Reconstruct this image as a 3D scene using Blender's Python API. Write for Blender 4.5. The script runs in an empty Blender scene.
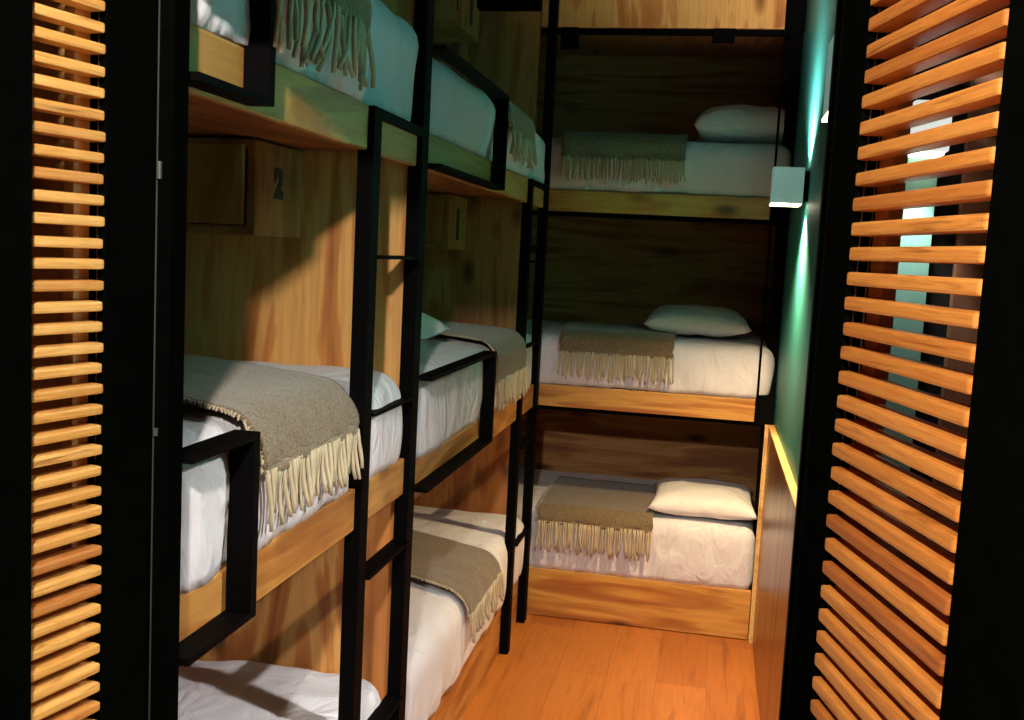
import bpy, bmesh, math, random
from mathutils import Vector, Matrix, noise
random.seed(7)
C = bpy.context.scene.collection
sc = bpy.context.scene

# ------------------------------------------------------------------ materials
def new_mat(name):
    m = bpy.data.materials.new(name); m.use_nodes = True
    nt = m.node_tree; b = nt.nodes['Principled BSDF']
    return m, nt, b
def node(nt, typ, **kw):
    n = nt.nodes.new(typ)
    for k, v in kw.items(): setattr(n, k, v)
    return n
def ramp(nt, fac, stops):
    r = node(nt, 'ShaderNodeValToRGB')
    el = r.color_ramp.elements
    while len(el) < len(stops): el.new(0.5)
    for e, (p, c) in zip(el, stops): e.position = p; e.color = (*c, 1)
    nt.links.new(fac, r.inputs['Fac']); return r.outputs['Color']
def coords(nt, scale, loc=(0, 0, 0), rot=(0, 0, 0)):
    t = node(nt, 'ShaderNodeNewGeometry'); mp = node(nt, 'ShaderNodeMapping')
    mp.inputs['Scale'].default_value = scale; mp.inputs['Location'].default_value = loc; mp.inputs['Rotation'].default_value = rot
    nt.links.new(t.outputs['Position'], mp.inputs['Vector']); return mp.outputs['Vector']
def noisetex(nt, vec, scale, detail=4, rough=.55, dist=0):
    n = node(nt, 'ShaderNodeTexNoise'); n.inputs['Scale'].default_value = scale
    n.inputs['Detail'].default_value = detail; n.inputs['Roughness'].default_value = rough; n.inputs['Distortion'].default_value = dist
    nt.links.new(vec, n.inputs['Vector']); return n.outputs['Fac']
def mixc(nt, mode, fac, a, b):
    m = node(nt, 'ShaderNodeMix', data_type='RGBA', blend_type=mode)
    for sock, val in ((m.inputs[0], fac), (m.inputs[6], a), (m.inputs[7], b)):
        if hasattr(val, 'default_value'): nt.links.new(val, sock)
        elif isinstance(val, tuple): sock.default_value = (*val, 1)
        else: sock.default_value = val
    return m.outputs[2]
def bump(nt, b, h, strength=.3, dist=.01):
    n = node(nt, 'ShaderNodeBump'); n.inputs['Strength'].default_value = strength; n.inputs['Distance'].default_value = dist
    nt.links.new(h, n.inputs['Height']); nt.links.new(n.outputs['Normal'], b.inputs['Normal'])

def plywood(name, light, mid, dark, axis='z', rough=.55, loc=(0, 0, 0), knots=True, stops=(.33, .43, .47, .57, .60, .70)):
    """pine ply: broad heartwood bands along one axis, fine grain, scattered knots"""
    m, nt, b = new_mat(name)
    st = {'x': (.14, 1, 1), 'y': (1, .14, 1), 'z': (1, 1, .14)}[axis]
    broad = noisetex(nt, coords(nt, st, loc), 5.0, 3, .5, 2.2)
    col = ramp(nt, broad, list(zip(stops, (dark, mid, light, light, mid, dark))))
    st2 = tuple(v * (1 if v == 1 else .35) for v in st)
    fine = noisetex(nt, coords(nt, st2, loc), 70, 3, .6)
    fc = ramp(nt, fine, [(.3, (.62, .55, .5)), (.6, (1, 1, 1))])
    col = mixc(nt, 'MULTIPLY', .55, col, fc)
    if knots:
        kst = {'x': (.45, 1, 1), 'y': (1, .45, 1), 'z': (1, 1, .45)}[axis]
        v = node(nt, 'ShaderNodeTexVoronoi'); v.inputs['Scale'].default_value = 6.5
        nt.links.new(coords(nt, kst, loc), v.inputs['Vector'])
        k = ramp(nt, v.outputs['Distance'], [(.07, (.04, .02, .012)), (.12, (.5, .33, .22)), (.22, (1, 1, 1))])
        col = mixc(nt, 'MULTIPLY', .8, col, k)
    nt.links.new(col, b.inputs['Base Color'])
    b.inputs['Roughness'].default_value = rough
    bump(nt, b, fine, .08, .004)
    return m

PLY_L, PLY_M, PLY_D = (.66, .335, .085), (.53, .215, .046), (.33, .105, .024)
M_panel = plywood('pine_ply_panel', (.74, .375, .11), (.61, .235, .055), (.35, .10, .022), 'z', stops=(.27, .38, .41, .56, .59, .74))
M_redpanel_dim = plywood('reddish_ply_panel_dim', (.46, .185, .055), (.38, .135, .036), (.25, .075, .02), 'z', .6, (1, 3, 0))  # redder ply, with the dimness of the far end put into its colour
M_rearwall_shaded = plywood('rear_ply_wall_shaded', (.46, .225, .07), (.36, .15, .04), (.24, .085, .022), 'x', .7, (2, 0, 1))  # same ply as the panels, shade behind the bunks put into its colour
M_board_y = plywood('pine_board_side', (.54, .255, .068), (.44, .18, .043), (.31, .105, .024), 'y', .4)
M_board_x = plywood('pine_board_rear', (.62, .315, .07), (.52, .225, .048), (.37, .125, .026), 'x', .4)
M_deck = plywood('ply_deck', (.46, .175, .05), (.39, .125, .034), (.27, .075, .02), 'y', .6)
M_locker = plywood('locker_ply', (.46, .225, .068), (.38, .16, .042), (.28, .10, .026), 'z', .5, (3, 1, 2))
M_wains = plywood('wainscot_ply', (.42, .185, .06), (.33, .125, .038), (.19, .06, .018), 'z', .3, (1, 2, 0), False)
M_ledge = plywood('ledge_pine', (.75, .5, .2), (.68, .42, .16), (.55, .3, .1), 'y', .4, (0, 0, 0), False)
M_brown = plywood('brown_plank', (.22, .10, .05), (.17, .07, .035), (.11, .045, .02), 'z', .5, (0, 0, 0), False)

def floor_mat():
    m, nt, b = new_mat('laminate_floor')
    br = node(nt, 'ShaderNodeTexBrick')
    br.inputs['Scale'].default_value = 1; br.inputs['Brick Width'].default_value = 1.25; br.inputs['Row Height'].default_value = .19
    br.inputs['Mortar Size'].default_value = .0015; br.inputs['Color1'].default_value = (0, 0, 0, 1); br.inputs['Color2'].default_value = (1, 1, 1, 1)
    br.inputs['Mortar'].default_value = (.5, .5, .5, 1); br.offset = .37
    nt.links.new(coords(nt, (1, 1, 1), (.05, .3, 0), (0, 0, math.pi / 2)), br.inputs['Vector'])
    base = ramp(nt, br.outputs['Color'], [(0, (.34, .10, .016)), (1, (.46, .16, .029))])
    g = noisetex(nt, coords(nt, (1, .12, 1)), 9, 5, .6, 1.2)
    gc = ramp(nt, g, [(.3, (.42, .3, .22)), (.46, (1, 1, 1)), (.60, (1.0, 1.0, 1.0)), (.72, (.58, .46, .36))])
    col = mixc(nt, 'MULTIPLY', .75, base, gc)
    f = noisetex(nt, coords(nt, (1, .05, 1)), 90, 3, .6)
    fc = ramp(nt, f, [(.3, (.7, .62, .55)), (.6, (1, 1, 1))])
    col = mixc(nt, 'MULTIPLY', .5, col, fc)
    mort = ramp(nt, br.outputs['Fac'], [(0, (1, 1, 1)), (1, (.35, .25, .2))])
    col = mixc(nt, 'MULTIPLY', .45, col, mort)
    nt.links.new(col, b.inputs['Base Color']); b.inputs['Roughness'].default_value = .38
    return m
M_floor = floor_mat()

def slat_mat(name, c1, c2, c3, z0, pitch):
    """oiled hardwood slats: each slat (by height) its own tone, with grain along it"""
    m, nt, b = new_mat(name)
    geo = node(nt, 'ShaderNodeNewGeometry'); sx = node(nt, 'ShaderNodeSeparateXYZ')
    nt.links.new(geo.outputs['Position'], sx.inputs[0])
    a = node(nt, 'ShaderNodeMath', operation='SUBTRACT'); a.inputs[1].default_value = z0; nt.links.new(sx.outputs['Z'], a.inputs[0])
    d = node(nt, 'ShaderNodeMath', operation='DIVIDE'); d.inputs[1].default_value = pitch; nt.links.new(a.outputs[0], d.inputs[0])
    fl = node(nt, 'ShaderNodeMath', operation='FLOOR'); nt.links.new(d.outputs[0], fl.inputs[0])
    wn = node(nt, 'ShaderNodeTexWhiteNoise', noise_dimensions='1D'); nt.links.new(fl.outputs[0], wn.inputs['W'])
    base = ramp(nt, wn.outputs['Value'], [(0, c3), (.25, c2), (.65, c1), (1, c2)])
    off = node(nt, 'ShaderNodeVectorMath', operation='ADD')
    nt.links.new(coords(nt, (9, 6, 150)), off.inputs[0]); nt.links.new(wn.outputs['Color'], off.inputs[1])
    g = noisetex(nt, off.outputs[0], 1.0, 5, .6, .6)
    gc = ramp(nt, g, [(.30, (.28, .16, .10)), (.41, (.8, .7, .6)), (.5, (1, 1, 1)), (.60, (.72, .58, .45)), (.66, (1, .95, .9))])
    nt.links.new(mixc(nt, 'MULTIPLY', .75, base, gc), b.inputs['Base Color'])
    b.inputs['Roughness'].default_value = .42
    return m

def plain(name, col, rough=.5, metal=0, nscale=40, amt=.15, spec=.5):
    m, nt, b = new_mat(name)
    n = noisetex(nt, coords(nt, (1, 1, 1)), nscale, 3)
    lo = tuple(c * (1 - amt) for c in col); hi = tuple(min(1, c * (1 + amt)) for c in col)
    nt.links.new(ramp(nt, n, [(.3, lo), (.7, hi)]), b.inputs['Base Color'])
    b.inputs['Roughness'].default_value = rough; b.inputs['Metallic'].default_value = metal
    b.inputs['Specular IOR Level'].default_value = spec
    return m
M_black = plain('black_painted_steel', (.002, .0018, .002), .6, 0, 60, .2, .03)
M_blackwood = plain('black_painted_frame', (.0014, .0016, .0013), .8, 0, 30, .2, .0)
M_darkwall = plain('dark_wall_paint', (.008, .008, .008), .8, 0, 10, .2, .1)
M_glint = plain('glint_steel', (.35, .34, .32), .35, 1)  # bright metal for the glint lines on the door stiles
M_dullsteel = plain('dull_hinge_steel', (.055, .055, .052), .5, 0)
M_green = plain('teal_green_wall_paint', (.032, .285, .27), .5, 0, 25, .10, .3)
M_white = plain('white_lamp_enamel', (.80, .84, .82), .45, 0, 30, .03)
M_white.node_tree.nodes['Principled BSDF'].inputs['Emission Color'].default_value = (.36, .85, .78, 1)   # faint teal emission puts the wall's bounced light onto the housing
M_white.node_tree.nodes['Principled BSDF'].inputs['Emission Strength'].default_value = .20
M_slot = plain('black_number_paint', (.008, .012, .012), .6)

def cloth(name, col, scale=260, strength=.25, amt=.06):
    m, nt, b = new_mat(name)
    n = noisetex(nt, coords(nt, (1, 1, 1)), 9, 4)
    lo = tuple(c * (1 - amt) for c in col)
    nt.links.new(ramp(nt, n, [(.35, lo), (.65, col)]), b.inputs['Base Color'])
    b.inputs['Roughness'].default_value = .9; b.inputs['Sheen Weight'].default_value = .15; b.inputs['Specular IOR Level'].default_value = .1
    w = noisetex(nt, coords(nt, (1, 1, 1)), scale, 2)
    bump(nt, b, w, strength, .002)
    return m
M_sheet = cloth('white_cotton_sheet', (.73, .72, .785), 40, .12, .05)
def crease(m, sc1, dist):
    nt = m.node_tree; b = nt.nodes['Principled BSDF']
    a = noisetex(nt, coords(nt, (1, 1, .55)), sc1, 3, .5, 1.6)
    old = b.inputs['Normal'].links[0].from_node
    n = node(nt, 'ShaderNodeBump'); n.inputs['Strength'].default_value = .55; n.inputs['Distance'].default_value = dist
    nt.links.new(a, n.inputs['Height']); nt.links.new(old.outputs['Normal'], n.inputs['Normal']); nt.links.new(n.outputs['Normal'], b.inputs['Normal'])
M_pillow = cloth('white_pillow_cotton', (.82, .82, .84), 40, .12, .05)

crease(M_sheet, 8, .035); crease(M_pillow, 9, .022)
def wool():
    m, nt, b = new_mat('taupe_wool')
    n = noisetex(nt, coords(nt, (1, 1, 1)), 240, 3, .7)
    nt.links.new(ramp(nt, n, [(.32, (.075, .05, .028)), (.5, (.175, .125, .072)), (.68, (.31, .235, .15))]), b.inputs['Base Color'])
    b.inputs['Roughness'].default_value = 1; b.inputs['Sheen Weight'].default_value = .3; b.inputs['Specular IOR Level'].default_value = .05
    bump(nt, b, n, .6, .004)
    return m
M_wool = wool()
M_fringe = cloth('cream_wool_fringe', (.53, .44, .295), 300, .3, .2)

def glow(name, col, s):
    m, nt, b = new_mat(name)
    b.inputs['Base Color'].default_value = (.8, .8, .8, 1)
    b.inputs['Emission Color'].default_value = (*col, 1); b.inputs['Emission Strength'].default_value = s
    return m
M_glow = glow('lamp_diffuser', (1, .86, .62), 9)

# ------------------------------------------------------------------ helpers
def box(bm, x0, x1, y0, y1, z0, z1, bev=0):
    vs = [bm.verts.new((x, y, z)) for z in (z0, z1) for y in (y0, y1) for x in (x0, x1)]
    fs = [(0, 2, 3, 1), (4, 5, 7, 6), (0, 1, 5, 4), (2, 6, 7, 3), (0, 4, 6, 2), (1, 3, 7, 5)]
    fc = [bm.faces.new([vs[i] for i in f]) for f in fs]
    if bev:
        es = list({e for f in fc for e in f.edges})
        bmesh.ops.bevel(bm, geom=es, offset=bev, segments=2, affect='EDGES', profile=.6)
    return vs
def bx(*a, bev=0):
    bm = bmesh.new(); box(bm, *a, bev=bev); return bm
def tube(bm, pts, rad, n=6):
    rings = []
    for i, p in enumerate(pts):
        p = Vector(p); r = rad[i] if isinstance(rad, (list, tuple)) else rad
        t = (Vector(pts[min(i + 1, len(pts) - 1)]) - Vector(pts[max(i - 1, 0)])).normalized()
        a = t.orthogonal().normalized() if abs(t.x) > .9 else t.cross(Vector((1, 0, 0))).normalized()
        b = t.cross(a)
        rings.append([bm.verts.new(p + r * (math.cos(2 * math.pi * k / n) * a + math.sin(2 * math.pi * k / n) * b)) for k in range(n)])
    for A, B in zip(rings, rings[1:]):
        for k in range(n): bm.faces.new((A[k], A[(k + 1) % n], B[(k + 1) % n], B[k]))
    bm.faces.new(rings[0][::-1]); bm.faces.new(rings[-1])
def cyl(bm, c, r, z0, z1, n=24, axis='z'):
    def P(a, h):
        if axis == 'z': return (c[0] + r * math.cos(a), c[1] + r * math.sin(a), h)
        return (h, c[0] + r * math.cos(a), c[1] + r * math.sin(a))
    A = [bm.verts.new(P(2 * math.pi * k / n, z0)) for k in range(n)]; B = [bm.verts.new(P(2 * math.pi * k / n, z1)) for k in range(n)]
    for k in range(n): bm.faces.new((A[k], A[(k + 1) % n], B[(k + 1) % n], B[k]))
    bm.faces.new(A[::-1]); bm.faces.new(B)
def world_loc(o):
    v = Vector((0, 0, 0))
    while o: v += o.location; o = o.parent
    return v
def obj(name, bm, mat, parent=None, smooth=False, loc=None, xf=None):
    """link a bmesh given in world coordinates as one mesh object"""
    if xf is not None: bmesh.ops.transform(bm, matrix=xf, verts=bm.verts)
    bmesh.ops.recalc_face_normals(bm, faces=bm.faces)
    org = world_loc(parent) if parent else Vector(loc or (0, 0, 0))
    for v in bm.verts: v.co -= org
    me = bpy.data.meshes.new(name); bm.to_mesh(me); bm.free()
    if smooth:
        for p in me.polygons: p.use_smooth = True
    me.materials.append(mat)
    o = bpy.data.objects.new(name, me); C.objects.link(o)
    if parent: o.parent = parent
    else: o.location = org
    return o
def thing(name, label, cat, loc, group=None):
    o = bpy.data.objects.new(name, None); C.objects.link(o); o.location = loc; o.empty_display_size = .1
    return tag(o, label, cat, group)
def tag(o, label, cat, group=None, kind=None):
    o['label'] = label; o['category'] = cat
    if group: o['group'] = group
    if kind: o['kind'] = kind
    return o
def struct(name, bm, mat, label, cat):
    return tag(obj(name, bm, mat), label, cat, None, 'structure')

# ------------------------------------------------------------------ room shell
XL, XR, XG = -1.62, .270, .291      # left wall, wainscot face, green wall
YB, ZC = 5.27, 3.45
BF = 4.358                           # front plane of the rear bunks
LF = -.718                           # front plane of the side bunks
struct('floor', bx(-2.2, 1.6, -1.2, YB + .1, -.06, 0), M_floor, 'orange brown wood laminate floor of the aisle', 'floor')
struct('ceiling', bx(-2.2, 1.6, 1.2, YB + .1, ZC, ZC + .08), M_darkwall, 'dark ceiling above the bunks', 'ceiling')
struct('wall_left', bx(XL - .08, XL, 1.24, YB + .1, 0, ZC), M_panel, 'plywood wall behind the side bunks', 'wall')
struct('wall_back', bx(XL, XG + .08, YB, YB + .08, 0, ZC), M_rearwall_shaded, 'plywood wall behind the rear bunks', 'wall')
struct('wall_right', bx(XG, XG + .08, 1.36, YB, 0, ZC), M_green, 'teal green painted wall lit by the box lamps', 'wall')
struct('wall_front', bx(-2.2, -.76, 1.215, 1.24, 0, ZC), M_darkwall, 'dark wall outside beside the left door', 'wall')
struct('wall_entrance', bx(.13, 1.6, 1.33, 1.40, 0, ZC), M_darkwall, 'dark wall outside beside the right door', 'wall')
# door jambs
struct('trim_1', bx(-.757, -.685, 1.203, 1.243, 0, ZC, bev=.002), M_blackwood, 'black jamb post beside the side bunk', 'door frame')
struct('trim_2', bx(.128, .17, 1.30, 1.36, 0, ZC, bev=.002), M_blackwood, 'black jamb post hinging the right slatted door', 'door frame')
struct('trim_7', bx(-.757, .17, 1.203, 1.36, 1.947, ZC), M_blackwood, 'black lintel over the doorway', 'door frame')
# wainscot panel with its ledge and end post
w = struct('wall_wainscot', bx(XR, XG, 1.37, BF - .004, 0, .93), M_wains, 'varnished plywood wainscot on the lower right wall', 'wainscot')
obj('ledge', bx(XR - .004, XG, 1.37, BF - .004, .93, .942, bev=.002), M_ledge, w)
obj('end_post', bx(XR - .018, XR, BF - .03, BF - .004, 0, .942, bev=.002), M_ledge, w)
struct('trim_3', bx(-1.62, -.775, 4.20, 4.262, 2.60, 2.68), M_blackwood, 'dark beam above the top locker by the tall ladder', 'beam')

# ------------------------------------------------------------------ slatted doors
def door(name, label, h, d, side, s_hinge, s0, s1, s_end, ztop, pitch, hgt, mat, batten, glints, stile_fwd, knots):
    """h: point of the slat face at s=0, d: direction of the leaf towards the camera, side: +1 aisle is on +X of the leaf"""
    d = Vector((d[0], d[1], 0)); n = Vector((-d.y, d.x, 0))
    if n.x * side < 0: n = -n                     # n points to the face seen from the doorway
    O = Vector((h[0], h[1], 0))
    xf = Matrix(((d.x, n.x, 0, O.x), (d.y, n.y, 0, O.y), (0, 0, 1, 0), (0, 0, 0, 1)))   # local (s, out, z)
    z0, z1 = .25, 1.93
    root = thing(name, label, 'door', (O + d * s_hinge).to_tuple()); root['kind'] = 'structure'
    dp = .026
    bm = bmesh.new(); rnd = random.Random(3)
    k = 0
    kmin = -int((1.925 - ztop) / pitch); z = ztop + pitch * -kmin
    while z - hgt > z0 + .02:
        dz = rnd.uniform(-.0008, .0008); a = rnd.uniform(-.0015, .0015); e = rnd.uniform(-.0015, .0015)
        box(bm, s0 + a, s1 + e, -dp, 0, z - hgt + dz, z + dz, bev=.0034)
        z -= pitch
    obj('slat_panel', bm, mat, root, xf=xf)
    obj('hinge_stile', bx(s_hinge, s0 - .004, -.034, -.004, 0.01, z1 + .1, bev=.002), M_blackwood, root, xf=xf)
    obj('outer_stile', bx(s1 + .001, s_end, -dp - .018, stile_fwd, 0.01, z1 + .1, bev=.002), M_blackwood, root, xf=xf)
    obj('top_rail', bx(s0 - .004, s1 + .001, -dp - .018, -.004, z1, z1 + .1), M_blackwood, root, xf=xf)
    obj('bottom_rail', bx(s0 - .004, s1 + .001, -dp - .018, -.004, .01, z0), M_blackwood, root, xf=xf)
    for b0, b1 in batten: obj('batten', bx(b0, b1, -dp - .016, -dp, z0, z1), mat, root, xf=xf)
    for r in glints: obj('rod_or_glint', bx(s0 - .004, s0 - .003, r, r + .0016, z0, z1), M_glint, root, xf=xf)  # thin bright bars standing in for glints on the stile's inner face
    if side > 0: obj('lit_seam_strip', bx(s_hinge - .0016, s_hinge - .0001, -.006, -.0035, .02, z1 + .09), M_dullsteel, root, xf=xf)  # grey strip standing in for the lit gap along the hinge seam
    for zz, l in knots:
        bm = bmesh.new(); cyl(bm, (s_hinge + .0, .0), .0035, zz, zz + l, 12)
        hg = obj('hinge', bm, M_dullsteel, root, xf=xf); hg['label'] = 'small black door hinge'
    return root
M_slatL = slat_mat('pale_oiled_slats', (.82, .47, .14), (.72, .37, .09), (.52, .20, .05), 1.719 - .0252 * 40 - .0125, .0252)
M_slatR = slat_mat('warm_oiled_slats', (.68, .27, .055), (.58, .21, .038), (.42, .125, .024), 1.875 - .0277 * 40 - .0135, .0277)
D1 = door('door_1', 'left slatted wood and black door swung open', (-.701, 1.2), (-.2080, -.9781), +1, 0.0, .090, .203, .31,
     1.7195, .0252, .0124, M_slatL, [(.089, .113)], [-.016], .010, [(1.672, .022), (1.34, .010)])
D2 = door('door_2', 'right slatted wood and black door swung open', (.145, 1.2), (.2434, -.9699), -1, -.085, .002, .296, .42,
     1.8755, .0277, .0150, M_slatR, [(.004, .040)], [-.014, -.026], -.002, [])
# what shows through the slats: planks on the outer walls, a lamp washing a green strip
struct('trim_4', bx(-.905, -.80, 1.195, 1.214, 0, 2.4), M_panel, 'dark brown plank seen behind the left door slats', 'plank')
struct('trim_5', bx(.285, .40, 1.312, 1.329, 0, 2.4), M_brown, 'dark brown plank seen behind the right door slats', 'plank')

# ------------------------------------------------------------------ sconces
def sconce(y, z0, z1, x0, label, e_up, e_dn, col, cone, cone_up, col_up=(1, .93, .82)):
    half = (z1 - z0) * .46
    r = thing('wall_sconce', label, 'wall lamp', (XG, y, (z0 + z1) / 2), 'white box lamps on the green wall')
    bm = bmesh.new(); t = .004
    box(bm, x0, x0 + t, y - half, y + half, z0, z1); box(bm, XG - .022, XG - .018, y - half, y + half, z0, z1)
    box(bm, x0 + t, XG - .022, y - half, y - half + t, z0, z1); box(bm, x0 + t, XG - .022, y + half - t, y + half, z0, z1)
    obj('lamp_housing', bm, M_white, r)
    obj('wall_plate', bx(XG - .018, XG, y - half * .8, y + half * .8, z0 + .01, z1 - .01, bev=.002), M_black, r)
    
    for zz, up in ((z0 - .005, False), (z1 - .006, True)):
        bm = bmesh.new(); box(bm, x0 + (t if up else -.001), XG - .022, y - half + (t if up else -.001), y + half - (t if up else -.001), zz, zz + .005, bev=.0012)
        obj('diffuser', bm, M_glow, r)
        ld = bpy.data.lights.new('sconce_light', 'SPOT'); ld.energy = e_up if up else e_dn
        ld.color = col_up if up else col; ld.spot_size = math.radians(cone_up if up else cone); ld.spot_blend = .95; ld.shadow_soft_size = .03
        lo = bpy.data.objects.new('sconce_light', ld); C.objects.link(lo); lo.parent = r
        lo.location = Vector((XG - .046, y, z1 + .004 if up else z0 - .010)) - r.location
        lo.rotation_euler = (math.pi, 0, 0) if up else (0, 0, 0)
    return r
sconce(3.62, 1.815, 1.935, .172, 'white box lamp on the green wall beside the rear bunks', 125, 215, (1, .69, .35), 124, 138)
sconce(1.71, 1.845, 1.963, .156, 'white box lamp edge glowing behind the right black door post', 195, 185, (1, .93, .86), 150, 150)
# small outside lamp on the green strip
M_frost = glow('frosted_lamp_shade', (.95, 1, .93), .75)
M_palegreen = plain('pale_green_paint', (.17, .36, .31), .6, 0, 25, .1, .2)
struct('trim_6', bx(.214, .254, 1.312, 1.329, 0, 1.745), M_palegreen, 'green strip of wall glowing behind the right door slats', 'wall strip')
r = thing('outside_sconce', 'small pale lamp seen through the right door slats', 'wall lamp', (.231, 1.312, 1.77))
o = obj('lamp_shade', bx(.213, .255, 1.262, 1.312, 1.742, 1.80, bev=.003), M_frost, r); o['label'] = 'glowing frosted lamp shade'
obj('diffuser', bx(.217, .251, 1.268, 1.308, 1.739, 1.742), M_glow, r)
ld = bpy.data.lights.new('outside_light', 'SPOT'); ld.energy = 5; ld.color = (1, .97, .88); ld.spot_size = math.radians(70); ld.spot_blend = .6; ld.shadow_soft_size = .015
lo = bpy.data.objects.new('outside_light', ld); C.objects.link(lo); lo.location = (.231, 1.285, 1.735)

# ------------------------------------------------------------------ bunk structures
LV = {'near': [(.13, .225), (.993, 1.085), (1.797, 1.889)], 'far': [(.13, .225), (.955, 1.055), (1.797, 1.889)]}
def side_bunk(key, y0, y1, cuts, label):
    r = thing('bunk_bed', label, 'bunk bed', (-1.17, y0, 0), 'plywood bunk units')
    zs = LV[key]
    for i, (a, b) in enumerate(zs):
        if i == 0:
            obj('bed_base', bx(XL + .002, LF - .024, y0, y1, 0.002, b, bev=.003), M_board_y, r)
        else:
            obj('bed_deck', bx(XL + .002, LF - .024, y0, y1, b - .06, b - .035), M_deck, r)
            for ya, yb in cuts: obj('front_board', bx(LF - .022, LF, ya, yb, a, b, bev=.005), M_board_y, r)
    return r
def partition(r, y0, y1, x1, mat):
    bm = bx(XL + .002, x1, y0, y1, .004, 3.2); p = obj('end_panel', bm, mat, r); return p
def guard_rail(r, y0, y1, z0, z1, open_start=False):
    """hoop of flat black bar standing proud of the front board"""
    bm = bmesh.new(); x0, x1 = LF + .0005, LF + .043; t = .011
    box(bm, x0, x1, y0, y1, z1 - t, z1); box(bm, x0, x1, y0, y1, z0, z0 + t)
    box(bm, x0, x1, y1 - .020, y1, z0 + t, z1 - t)
    if not open_start: box(bm, x0, x1, y0, y0 + .016, z0 + t, z1 - t)
    return obj('guard_rail', bm, M_black, r)
near = side_bunk('near', 1.262, 2.385, ((1.262, 2.033), (2.088, 2.385)), 'plywood side bunk unit nearest the left door, three decks high')
partition(near, 2.396, 2.418, -.742, M_panel)
guard_rail(near, 1.25, 1.462, 1.009, 1.305, True)
guard_rail(near, 1.25, 1.482, 1.804, 2.13, True)
far = side_bunk('far', 2.45, 4.232, ((2.45, 3.863), (3.92, 4.232)), 'plywood side bunk unit between the two black ladders')
partition(far, 4.264, 4.286, -.775, M_redpanel_dim)
guard_rail(far, 2.45, 3.23, .985, 1.282, True)
guard_rail(far, 2.45, 3.23, 1.800, 2.095, True)

rear = thing('bunk_bed', 'plywood bunk unit across the rear end of the aisle', 'bunk bed', (-.4, BF, 0), 'plywood bunk units')
RX0 = XL + .004
obj('bed_base', bx(RX0, XR - .02, BF, BF + .025, .003, .217, bev=.003), M_board_x, rear)
obj('bed_deck', bx(RX0, XG - .004, BF + .026, YB - .004, .15, .19), M_deck, rear)
for a, b, xe in ((.948, 1.043, .207), (1.793, 1.883, .207), (2.562, 2.80, .218)):
    obj('front_board', bx(RX0, xe, BF, BF + .022, a, b, bev=.003), M_board_x if b < 2.5 else M_panel, rear)
    obj('bed_deck', bx(RX0, XG - .055, BF + .024, YB - .004, b - .055 if b < 2.5 else 2.62, b - .03 if b < 2.5 else 2.645), M_deck, rear)
    obj('support_bar', bx(RX0, xe + .07, BF + .03, BF + .07, a - .02, a), M_black, rear)
    obj('steel_bracket', bx(xe + .002, xe + .072, BF + .002, BF + .05, a - .006, a + .115), M_black, rear)
obj('steel_bracket', bx(-.705, -.632, BF + .01, BF + .05, 2.478, 2.562), M_black, rear)
obj('steel_bracket', bx(-.075, .015, BF + .01, BF + .06, 2.512, 2.562), M_black, rear)
bm = bmesh.new(); tube(bm, [(.214, BF - .006, .93), (.214, BF - .006, 3.2)], .005, 8); obj('rod_or_glint', bm, M_black, rear)
obj('corner_shade_strip', bx(XG - .05, XG - .002, BF + .06, BF + .10, .25, 3.3), M_black, rear)  # black strip standing in for the unlit corner of the green wall

# ladders
def ladder(y_short, y_tall, z_short, rungs, label):
    r = thing('bunk_ladder', label, 'ladder', (LF, (y_short + y_tall) / 2, 0), 'black steel ladders fixed to the bunks')
    X0, X1 = LF - .023, LF + .012
    for y, wd, zt in ((y_short, .050, z_short), (y_tall, .055, 3.3)):
        obj('leg', bx(X0 - .0, X1, y, y + wd, 0.001, zt, bev=.0015), M_black, r)
    for z in rungs:
        obj('rung', bx(X0 + .0, X0 + .044, y_short + .050, y_tall, z - .006, z + .002), M_black, r)
        
    obj('top_rung', bx(X0, X1, y_short, y_tall, z_short, z_short + .02), M_black, r)
    return r
# the front boards and ladder legs: legs stand on the outer face
ladder(2.035, 2.388, 1.868, (.47, .875, 1.24, 1.58), 'black ladder standing in front of the near plywood end panel')
ladder(3.875, 4.240, 1.868, (.44, .835, 1.24, 1.575), 'black ladder in the far corner by the rear bunks')

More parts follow.
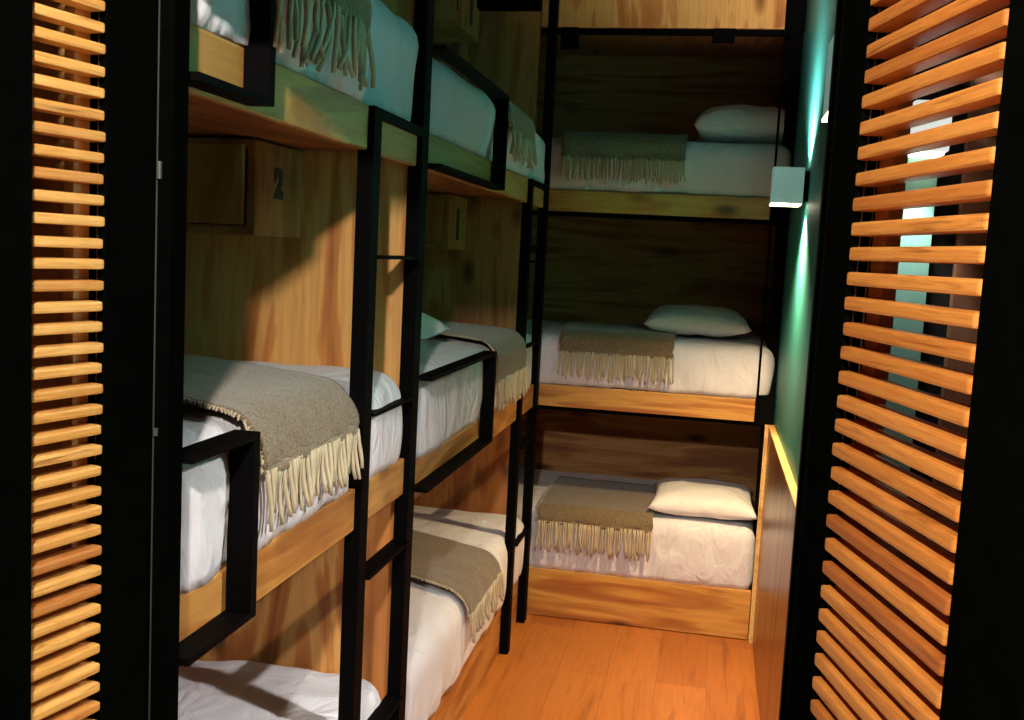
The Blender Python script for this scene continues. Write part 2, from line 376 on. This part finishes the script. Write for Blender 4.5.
# ------------------------------------------------------------------ soft things
def rbox(x0, x1, y0, y1, z0, z1, r, step, disp):
    """rounded box of quads; disp(p, n) -> displaced point"""
    bm = bmesh.new()
    nx, ny, nz = (max(4, int((b - a) / step)) for a, b in ((x0, x1), (y0, y1), (z0, z1)))
    nz = max(nz, 8)
    cache = {}
    lo = Vector((x0 + r, y0 + r, z0 + .018)); hi = Vector((x1 - r, y1 - r, z1 - r))
    def V(i, j, k):
        if (i, j, k) in cache: return cache[i, j, k]
        def sm(t): return t
        p = Vector((x0 + (x1 - x0) * i / nx, y0 + (y1 - y0) * j / ny, z0 + (z1 - z0) * k / nz))
        c = Vector((min(max(p[a], lo[a]), hi[a]) for a in range(3)))
        dv = p - c
        if dv.length > 1e-9:
            m = max(abs(dv.x), abs(dv.y), abs(dv.z)); nn = dv.normalized(); p = c + nn * m
        else: nn = Vector((0, 0, 1))
        v = bm.verts.new(disp(p, nn)); cache[i, j, k] = v; return v
    def quad(*q): bm.faces.new([V(*c) for c in q])
    for i in range(nx):
        for j in range(ny):
            quad((i, j, 0), (i, j + 1, 0), (i + 1, j + 1, 0), (i + 1, j, 0)); quad((i, j, nz), (i + 1, j, nz), (i + 1, j + 1, nz), (i, j + 1, nz))
    for i in range(nx):
        for k in range(nz):
            quad((i, 0, k), (i + 1, 0, k), (i + 1, 0, k + 1), (i, 0, k + 1)); quad((i, ny, k), (i, ny, k + 1), (i + 1, ny, k + 1), (i + 1, ny, k))
    for j in range(ny):
        for k in range(nz):
            quad((0, j, k), (0, j, k + 1), (0, j + 1, k + 1), (0, j + 1, k)); quad((nx, j, k), (nx, j + 1, k), (nx, j + 1, k + 1), (nx, j, k + 1))
    return bm
LEGS = (2.06, 2.415, 3.89, 4.264)
def N(v): return noise.noise(v)
def mattress(x0, x1, y0, y1, z0, z1, label, r=.055, seed=0, amp=.011, crown=.012, step=.022, top=.006):
    so = Vector((seed * 3.7, seed * 1.3, seed * 2.1))
    def disp(p, n):
        side = max(abs(n.x), abs(n.y))
        along = p.y if abs(n.x) > abs(n.y) else p.x
        zf = (p.z - z0) / (z1 - z0)
        # hanging folds on the sides, gathered towards the base
        f = N(Vector((along * 11 + .8 * zf, zf * 1.2, 0)) + so) * .7 + N(Vector((along * 24 - 1.4 * zf, zf * 2.0, 5)) + so) * .4
        q = p + n * side * amp * (.25 if any(abs(p.y - l) < .07 for l in LEGS) and n.x > .5 else 1) * f * (1.25 - .5 * zf)
        bulge = math.sin(math.pi * max(0, min(1, zf)))
        q += n * side * .008 * bulge
        if n.x > .3 and x1 < LF + .05:      # pressed in by the ladder legs
            for l in LEGS: q.x = min(q.x, LF - .024 + max(0, abs(q.y - l) - .032) * .8)
        u = (p.x - x0) / (x1 - x0); v = (p.y - y0) / (y1 - y0)
        if n.z > .2 or zf > .9:
            cr = crown * math.sin(math.pi * u) * math.sin(math.pi * v)
            wv = N(Vector((p.x * 5 + p.y * 3, p.y * 8, 2)) + so) * .6 + abs(N(Vector((p.x * 9 - p.y * 4, p.y * 13, 7)) + so)) * .6
            q.z += cr + top * wv * (1 if n.z > .6 else .4)
        if zf < .02: q.z = max(q.z, z0)
        return q
    bm = rbox(x0, x1, y0, y1, z0, z1, r, step, disp)
    o = obj('mattress', bm, M_sheet, smooth=True, loc=((x0 + x1) / 2, (y0 + y1) / 2, z0))
    return tag(o, label, 'mattress', 'white sheeted mattresses on the bunks')
MX0, MX1 = XL + .03, LF - .026
mattress(MX0, MX1, 1.275, 2.385, .227, .52, 'white sheeted mattress on the lowest deck of the near side bunk', seed=1, top=.030, crown=.02, amp=.010)
mattress(MX0, MX1 + .024, 1.275, 2.385, 1.082, 1.302, 'white sheeted mattress under the throw on the near middle bunk', seed=2, r=.065, amp=.010, top=.010)
mattress(MX0, MX1 + .022, 1.275, 2.385, 1.891, 2.135, 'pale white mattress on the topmost near side bunk', seed=3, amp=.032, r=.075)
mattress(MX0, MX1 + .022, 2.50, 4.245, .227, .485, 'white mattress on the lowest far side bunk beside the floor', seed=4, amp=.013, top=.010)
mattress(MX0, MX1 + .024, 2.50, 4.20, 1.050, 1.285, 'white mattress on the middle deck of the far side bunk', seed=5, amp=.013)
mattress(MX0, MX1 + .024, 2.50, 4.245, 1.891, 2.095, 'pale white mattress on the topmost far side bunk', seed=6, amp=.024)
RY0, RY1 = BF + .006, YB - .03
mattress(-1.56, .252, RY0, RY1, .217, .482, 'cream lit mattress on the lowest rear bunk above the floor', seed=7, amp=.013)
mattress(-1.56, .268, RY0, RY1, 1.045, 1.262, 'white mattress on the middle rear bunk', seed=8, amp=.013)
mattress(-1.56, .275, RY0, RY1, 1.885, 2.105, 'white mattress on the upper rear bunk beside the box lamp', seed=9, amp=.013)

def pillow(cx, cy, z0, hx, hy, hz, label, rot=0, seed=0, sq=1.0, tilt=(0, 0)):
    n = 30; bm = bmesh.new(); g = {}
    so = Vector((seed * 2.3, seed * 4.1, seed))
    for s in (1, -1):
        for i in range(n + 1):
            for j in range(n + 1):
                u, v = 2 * i / n - 1, 2 * j / n - 1
                edge = (1 - u ** 4) * (1 - v ** 4)
                h = hz * max(0, edge) ** .42 * (.82 + .18 * math.cos(u * 1.3) * math.cos(v * 1.3))
                # edges pull in between the dog-eared corners
                x = u * hx * (1 - .085 * (1 - v * v) * abs(u) ** 3); y = v * hy * (1 - .085 * (1 - u * u) * abs(v) ** 3)
                wr = (N(Vector((u * 2.2, v * 2.2, s)) + so) * .10 + abs(N(Vector((u * 5 + v * 2, v * 3, s * 3)) + so)) * .07) * hz * (1 if edge > .05 else .3)
                z = hz * .62 + s * (h * (1.0 if s > 0 else .58) + wr * min(1, edge * 3))
                if i in (0, n) or j in (0, n):
                    z = hz * .62
                    if s < 0: g[s, i, j] = g[1, i, j]; continue
                x2 = x * math.cos(rot) - y * math.sin(rot); y2 = x * math.sin(rot) + y * math.cos(rot)
                g[s, i, j] = bm.verts.new((cx + x2, cy + y2, max(z0 + .001, z0 + z + tilt[0] * x + tilt[1] * y)))
    for s in (1, -1):
        for i in range(n):
            for j in range(n):
                q = [g[s, i, j], g[s, i + 1, j], g[s, i + 1, j + 1], g[s, i, j + 1]]
                bm.faces.new(q if s > 0 else q[::-1])
    o = obj('pillow', bm, M_pillow, smooth=True, loc=(cx, cy, z0))
    return tag(o, label, 'pillow', 'white pillows on the bunks')
pillow(.022, 4.62, .490, .235, .25, .070, 'cream white pillow on the lowest rear bunk', 0, 1)
pillow(-.065, 4.74, 1.278, .23, .32, .078, 'white pillow with pointed corners on the middle rear bunk', .03, 2)
pillow(.085, 4.72, 2.112, .215, .30, .110, 'rounded white pillow on the upper rear bunk', 0, 3)
pillow(-1.155, 2.90, 1.297, .30, .30, .085, 'white pillow on the far side bunk, half hidden by the near ladder', -.15, 4)

def throw(frame, w0, w1, top, front, back, zf, zfr, mtop, label, skew=0, seed=0, n_str=22, srad=.0042, rnd_r=.06, mess=.3, lift=.010):
    """fringed throw lying over a mattress and hanging down its front.
    frame 'side': width runs along y, hangs at x=front towards +x; 'rear': width along x, hangs at y=front towards -y."""
    def P(w, dth, z):   # w along the width, dth distance behind the hanging face
        return Vector((front - dth, w, z)) if frame == 'side' else Vector((w, front + dth, z))
    so = Vector((seed * 1.9, seed * .7, seed * 3.1))
    prof = []
    L = abs(back)
    k = 26
    for i in range(k): prof.append((L + (rnd_r - L) * i / (k - 1), top))
    for a in range(1, 9):
        t = a / 8 * math.pi / 2; prof.append((rnd_r - rnd_r * math.sin(t), top - rnd_r + rnd_r * math.cos(t)))
    z = top - rnd_r; m = 8
    for i in range(1, m + 1): prof.append((-.004 * i / m, z + (zf - z) * i / m))
    nw = 40; bm = bmesh.new(); rows = []
    def wave(w, i): 
        return N(Vector((w * 9, i * .12, 1)) + so) * .006 + N(Vector((w * 22, i * .3, 3)) + so) * .003
    for i, (dth, zz) in enumerate(prof):
        row = []
        for j in range(nw + 1):
            wv = w0 + (w1 - w0) * j / nw
            sh = skew * max(0, dth - .02)
            c = max(0, math.sin(math.pi * min(1, dth / L))) * lift
            ed = .006 * N(Vector((i * .35, j / nw * 2, 9)) + so)
            p = P(wv + sh + ed, dth, zz + c)
            if dth > rnd_r * .7: p.z += wave(wv, i) * .7 + .002
            else: p += (P(0, 0, 0) - P(0, 1, 0)) * (abs(wave(wv, i)) * (1 + .05 * (i - 26)))
            row.append(bm.verts.new(p))
        rows.append(row)
    for A, B in zip(rows, rows[1:]):
        for j in range(nw): bm.faces.new((A[j], A[j + 1], B[j + 1], B[j]))
    ends = [v.co.copy() for v in rows[-1]]
    near_edge = [r_[0].co.copy() for r_ in rows]; far_edge = [r_[-1].co.copy() for r_ in rows]
    cw = (w0 + w1) / 2
    root = obj('throw_blanket', bm, M_wool, smooth=True, loc=P(cw, .2, top))
    sol = root.modifiers.new('thickness', 'SOLIDIFY'); sol.thickness = .007; sol.offset = 1
    tag(root, label, 'blanket', 'taupe fringed throws on the bunks')
    # hanging fringe
    fb = bmesh.new(); rd = random.Random(seed)
    out = (P(0, 0, 0) - P(0, 1, 0))
    for i in range(n_str):
        t = (i + .5 + rd.uniform(-.22, .22)) / n_str
        a = ends[int(t * nw)].lerp(ends[min(nw, int(t * nw) + 1)], t * nw - int(t * nw)) + out * .003
        ln = (zf - zfr) * rd.uniform(.82, 1.1); pts = []
        d1 = rd.gauss(0, mess) * ln; cur = rd.gauss(0, mess * .6) * ln
        wdir = P(1, 0, 0) - P(0, 0, 0)
        for s in range(6):
            q = s / 5
            pts.append(a + wdir * (d1 * q * q + cur * math.sin(q * 3.1) * .5) + out * (.004 + .006 * math.sin(q * 2.5 + i)) * (.4 + q) + Vector((0, 0, .008 - (ln + .008) * q)))
        tube(fb, pts, [srad, srad * 1.12, srad, srad * 1.05, srad * .95, srad * .8], 6)
    f = obj('fringe', fb, M_fringe, root, smooth=True); f['label'] = 'cream twisted wool fringe'
    # knotted border along the two sides
    eb = bmesh.new()
    for edge, sgn in ((near_edge, -1),):
        wdir = (P(1, 0, 0) - P(0, 0, 0)) * sgn
        acc = []
        for e0, e1 in zip(edge, edge[1:]):
            nseg = max(1, int((e1 - e0).length / .007))
            for s in range(nseg): acc.append(e0.lerp(e1, s / nseg))
        for i, e in enumerate(acc):
            up = Vector((0, 0, .004))
            tube(eb, [e + up - wdir * .004, e + up * 1.5 + wdir * .004, e + wdir * (.006 + rd.uniform(0, .004)) + Vector((0, 0, .001)) + (acc[min(i + 1, len(acc) - 1)] - e) * rd.uniform(0, 1.2)], [srad * .6, srad * .65, srad * .45], 5)
    b = obj('border', eb, M_fringe, root, smooth=True); b['label'] = 'cream stitched blanket border'
    return root
throw('side', 1.490, 1.925, 1.318, LF + .030, .84, 1.228, 1.142, 1.302, 'taupe throw with cream fringe on the near middle bunk', .40, 1, 32, .0040, .07, .05, .012)
throw('side', 1.46, 1.90, 2.150, LF + .030, .80, 2.005, 1.895, 2.135, 'taupe throw with long tangled fringe on the topmost near bunk', .15, 2, 26, .0048, .07, .28, .012)
throw('side', 3.30, 3.80, 1.300, LF + .028, .80, 1.17, 1.075, 1.285, 'taupe throw on the middle deck of the far side bunk', .4, 3, 26, .0052, .06, .15, .012)
throw('side', 3.29, 3.75, 2.110, LF + .028, .80, 2.00, 1.915, 2.095, 'dim taupe throw on the topmost far side bunk', .2, 4, 26, .0052, .06, .2, .012)
throw('side', 3.10, 3.57, .500, LF + .020, .82, .435, .345, .485, 'taupe throw on the lowest far side bunk beside the floor', .40, 5, 26, .0055, .07, .10, .014)
throw('rear', -.685, -.185, .498, BF - .020, .62, .435, .315, .482, 'tan lit throw across the lowest rear bunk', 0, 6, 52, .0044, .05, .06, .010)
throw('rear', -.63, -.145, 1.277, BF - .020, .62, 1.19, 1.085, 1.262, 'dark taupe throw across the middle rear bunk', 0, 7, 52, .0044, .05, .07, .010)
throw('rear', -.665, -.15, 2.120, BF - .020, .62, 2.015, 1.925, 2.105, 'dim taupe throw across the upper rear bunk', 0, 8, 52, .0044, .05, .07, .010)

# ------------------------------------------------------------------ lockers
def locker(y0, y1, x1, z0, z1, label, mark):
    r = thing('bunk_locker', label, 'locker', ((XL + x1) / 2, (y0 + y1) / 2, z0), 'plywood lockers under the bunks')
    bm = bmesh.new(); t = .018; xi = XL + .004
    box(bm, x1 - t, x1, y0, y1, z0, z1); box(bm, xi, xi + t, y0, y1, z0, z1)
    box(bm, xi + t, x1 - t, y0, y1, z0, z0 + t); box(bm, xi + t, x1 - t, y0, y1, z1 - t, z1); box(bm, xi + t, x1 - t, y1 - .01, y1, z0 + t, z1 - t)
    obj('cabinet_body', bm, M_locker, r)
    bm = bmesh.new(); box(bm, xi + .03, x1 - .022, y0 - .016, y0 - .001, z0 + .022, z1 - .012, bev=.004)
    obj('door', bm, M_locker, r)
    if mark == 'two':
        cu = bpy.data.curves.new('numeral', 'FONT'); cu.body = '2'; cu.size = .088; cu.extrude = .0008; cu.offset = .006; cu.align_x = 'CENTER'
        tmp = bpy.data.objects.new('tmp', cu); C.objects.link(tmp)
        me = bpy.data.meshes.new_from_object(tmp.evaluated_get(bpy.context.evaluated_depsgraph_get()))
        bpy.data.objects.remove(tmp); bpy.data.curves.remove(cu)
        bm = bmesh.new(); bm.from_mesh(me); bpy.data.meshes.remove(me)
        xf = Matrix(((0, 0, 1, x1 + .001), (1, 0, 0, y0 + .125), (0, 1, 0, z0 + .093), (0, 0, 0, 1)))
        o = obj('numeral', bm, M_slot, r, xf=xf); o['label'] = 'black painted number 2'
    else:
        o = obj('marking', bx(x1, x1 + .0015, y0 + .12, y0 + .165, z0 + .04, z1 - .05), M_slot, r); o['label'] = 'dark upright marking'
    return r
locker(2.13, 2.394, -1.012, 1.612, 1.822, 'plywood locker with a black number 2, above the near middle bunk', 'two')
locker(3.97, 4.262, -1.052, 1.605, 1.822, 'plywood locker in shade above the far middle bunk', 'bar')
locker(3.97, 4.262, -1.035, 2.47, 2.70, 'plywood locker high above the topmost far bunk', 'bar')

# ------------------------------------------------------------------ lights
def area(name, loc, target, size, energy, col):
    ld = bpy.data.lights.new(name, 'AREA'); ld.shape = 'DISK'; ld.size = size; ld.energy = energy; ld.color = col
    o = bpy.data.objects.new(name, ld); C.objects.link(o); o.location = loc
    o.rotation_euler = (Vector(target) - Vector(loc)).to_track_quat('-Z', 'Y').to_euler(); return o
def spot(name, loc, target, energy, col, size, blend, soft):
    ld = bpy.data.lights.new(name, 'SPOT'); ld.energy = energy; ld.color = col_up if up else col; ld.spot_size = math.radians(size); ld.spot_blend = blend; ld.shadow_soft_size = soft
    o = bpy.data.objects.new(name, ld); C.objects.link(o); o.location = loc
    o.rotation_euler = (Vector(target) - Vector(loc)).to_track_quat('-Z', 'Y').to_euler(); return o
ld = bpy.data.lights.new('corridor_lamp', 'POINT'); ld.energy = 175; ld.color = (1, .91, .79); ld.shadow_soft_size = .04
lo = bpy.data.objects.new('corridor_lamp', ld); C.objects.link(lo); lo.location = (-.17, -.10, 2.22)
w = bpy.data.worlds.new('dark_world'); sc.world = w; w.use_nodes = True
w.node_tree.nodes['Background'].inputs['Color'].default_value = (.004, .004, .005, 1)
w.node_tree.nodes['Background'].inputs['Strength'].default_value = 1

# ------------------------------------------------------------------ camera
f = 1018.0; pit, yaw, rol = -.1038969, -.1908278, .0510292
fwd = Vector((math.sin(yaw) * math.cos(pit), math.cos(yaw) * math.cos(pit), math.sin(pit)))
right = Vector((math.cos(yaw), -math.sin(yaw), 0)); up = right.cross(fwd)
r2 = math.cos(rol) * right + math.sin(rol) * up; u2 = -math.sin(rol) * right + math.cos(rol) * up
cd = bpy.data.cameras.new('camera'); cd.sensor_width = 36; cd.lens = f * 36 / 1024; cd.clip_start = .02
co = bpy.data.objects.new('camera', cd); C.objects.link(co)
co.matrix_world = Matrix(((r2.x, u2.x, -fwd.x, 0), (r2.y, u2.y, -fwd.y, 0), (r2.z, u2.z, -fwd.z, 1.6), (0, 0, 0, 1)))
sc.camera = co
sc.view_settings.view_transform = 'Standard'; sc.view_settings.look = 'None'
sc.view_settings.gamma = 1; sc.view_settings.use_curve_mapping = False; sc.view_settings.exposure = 0
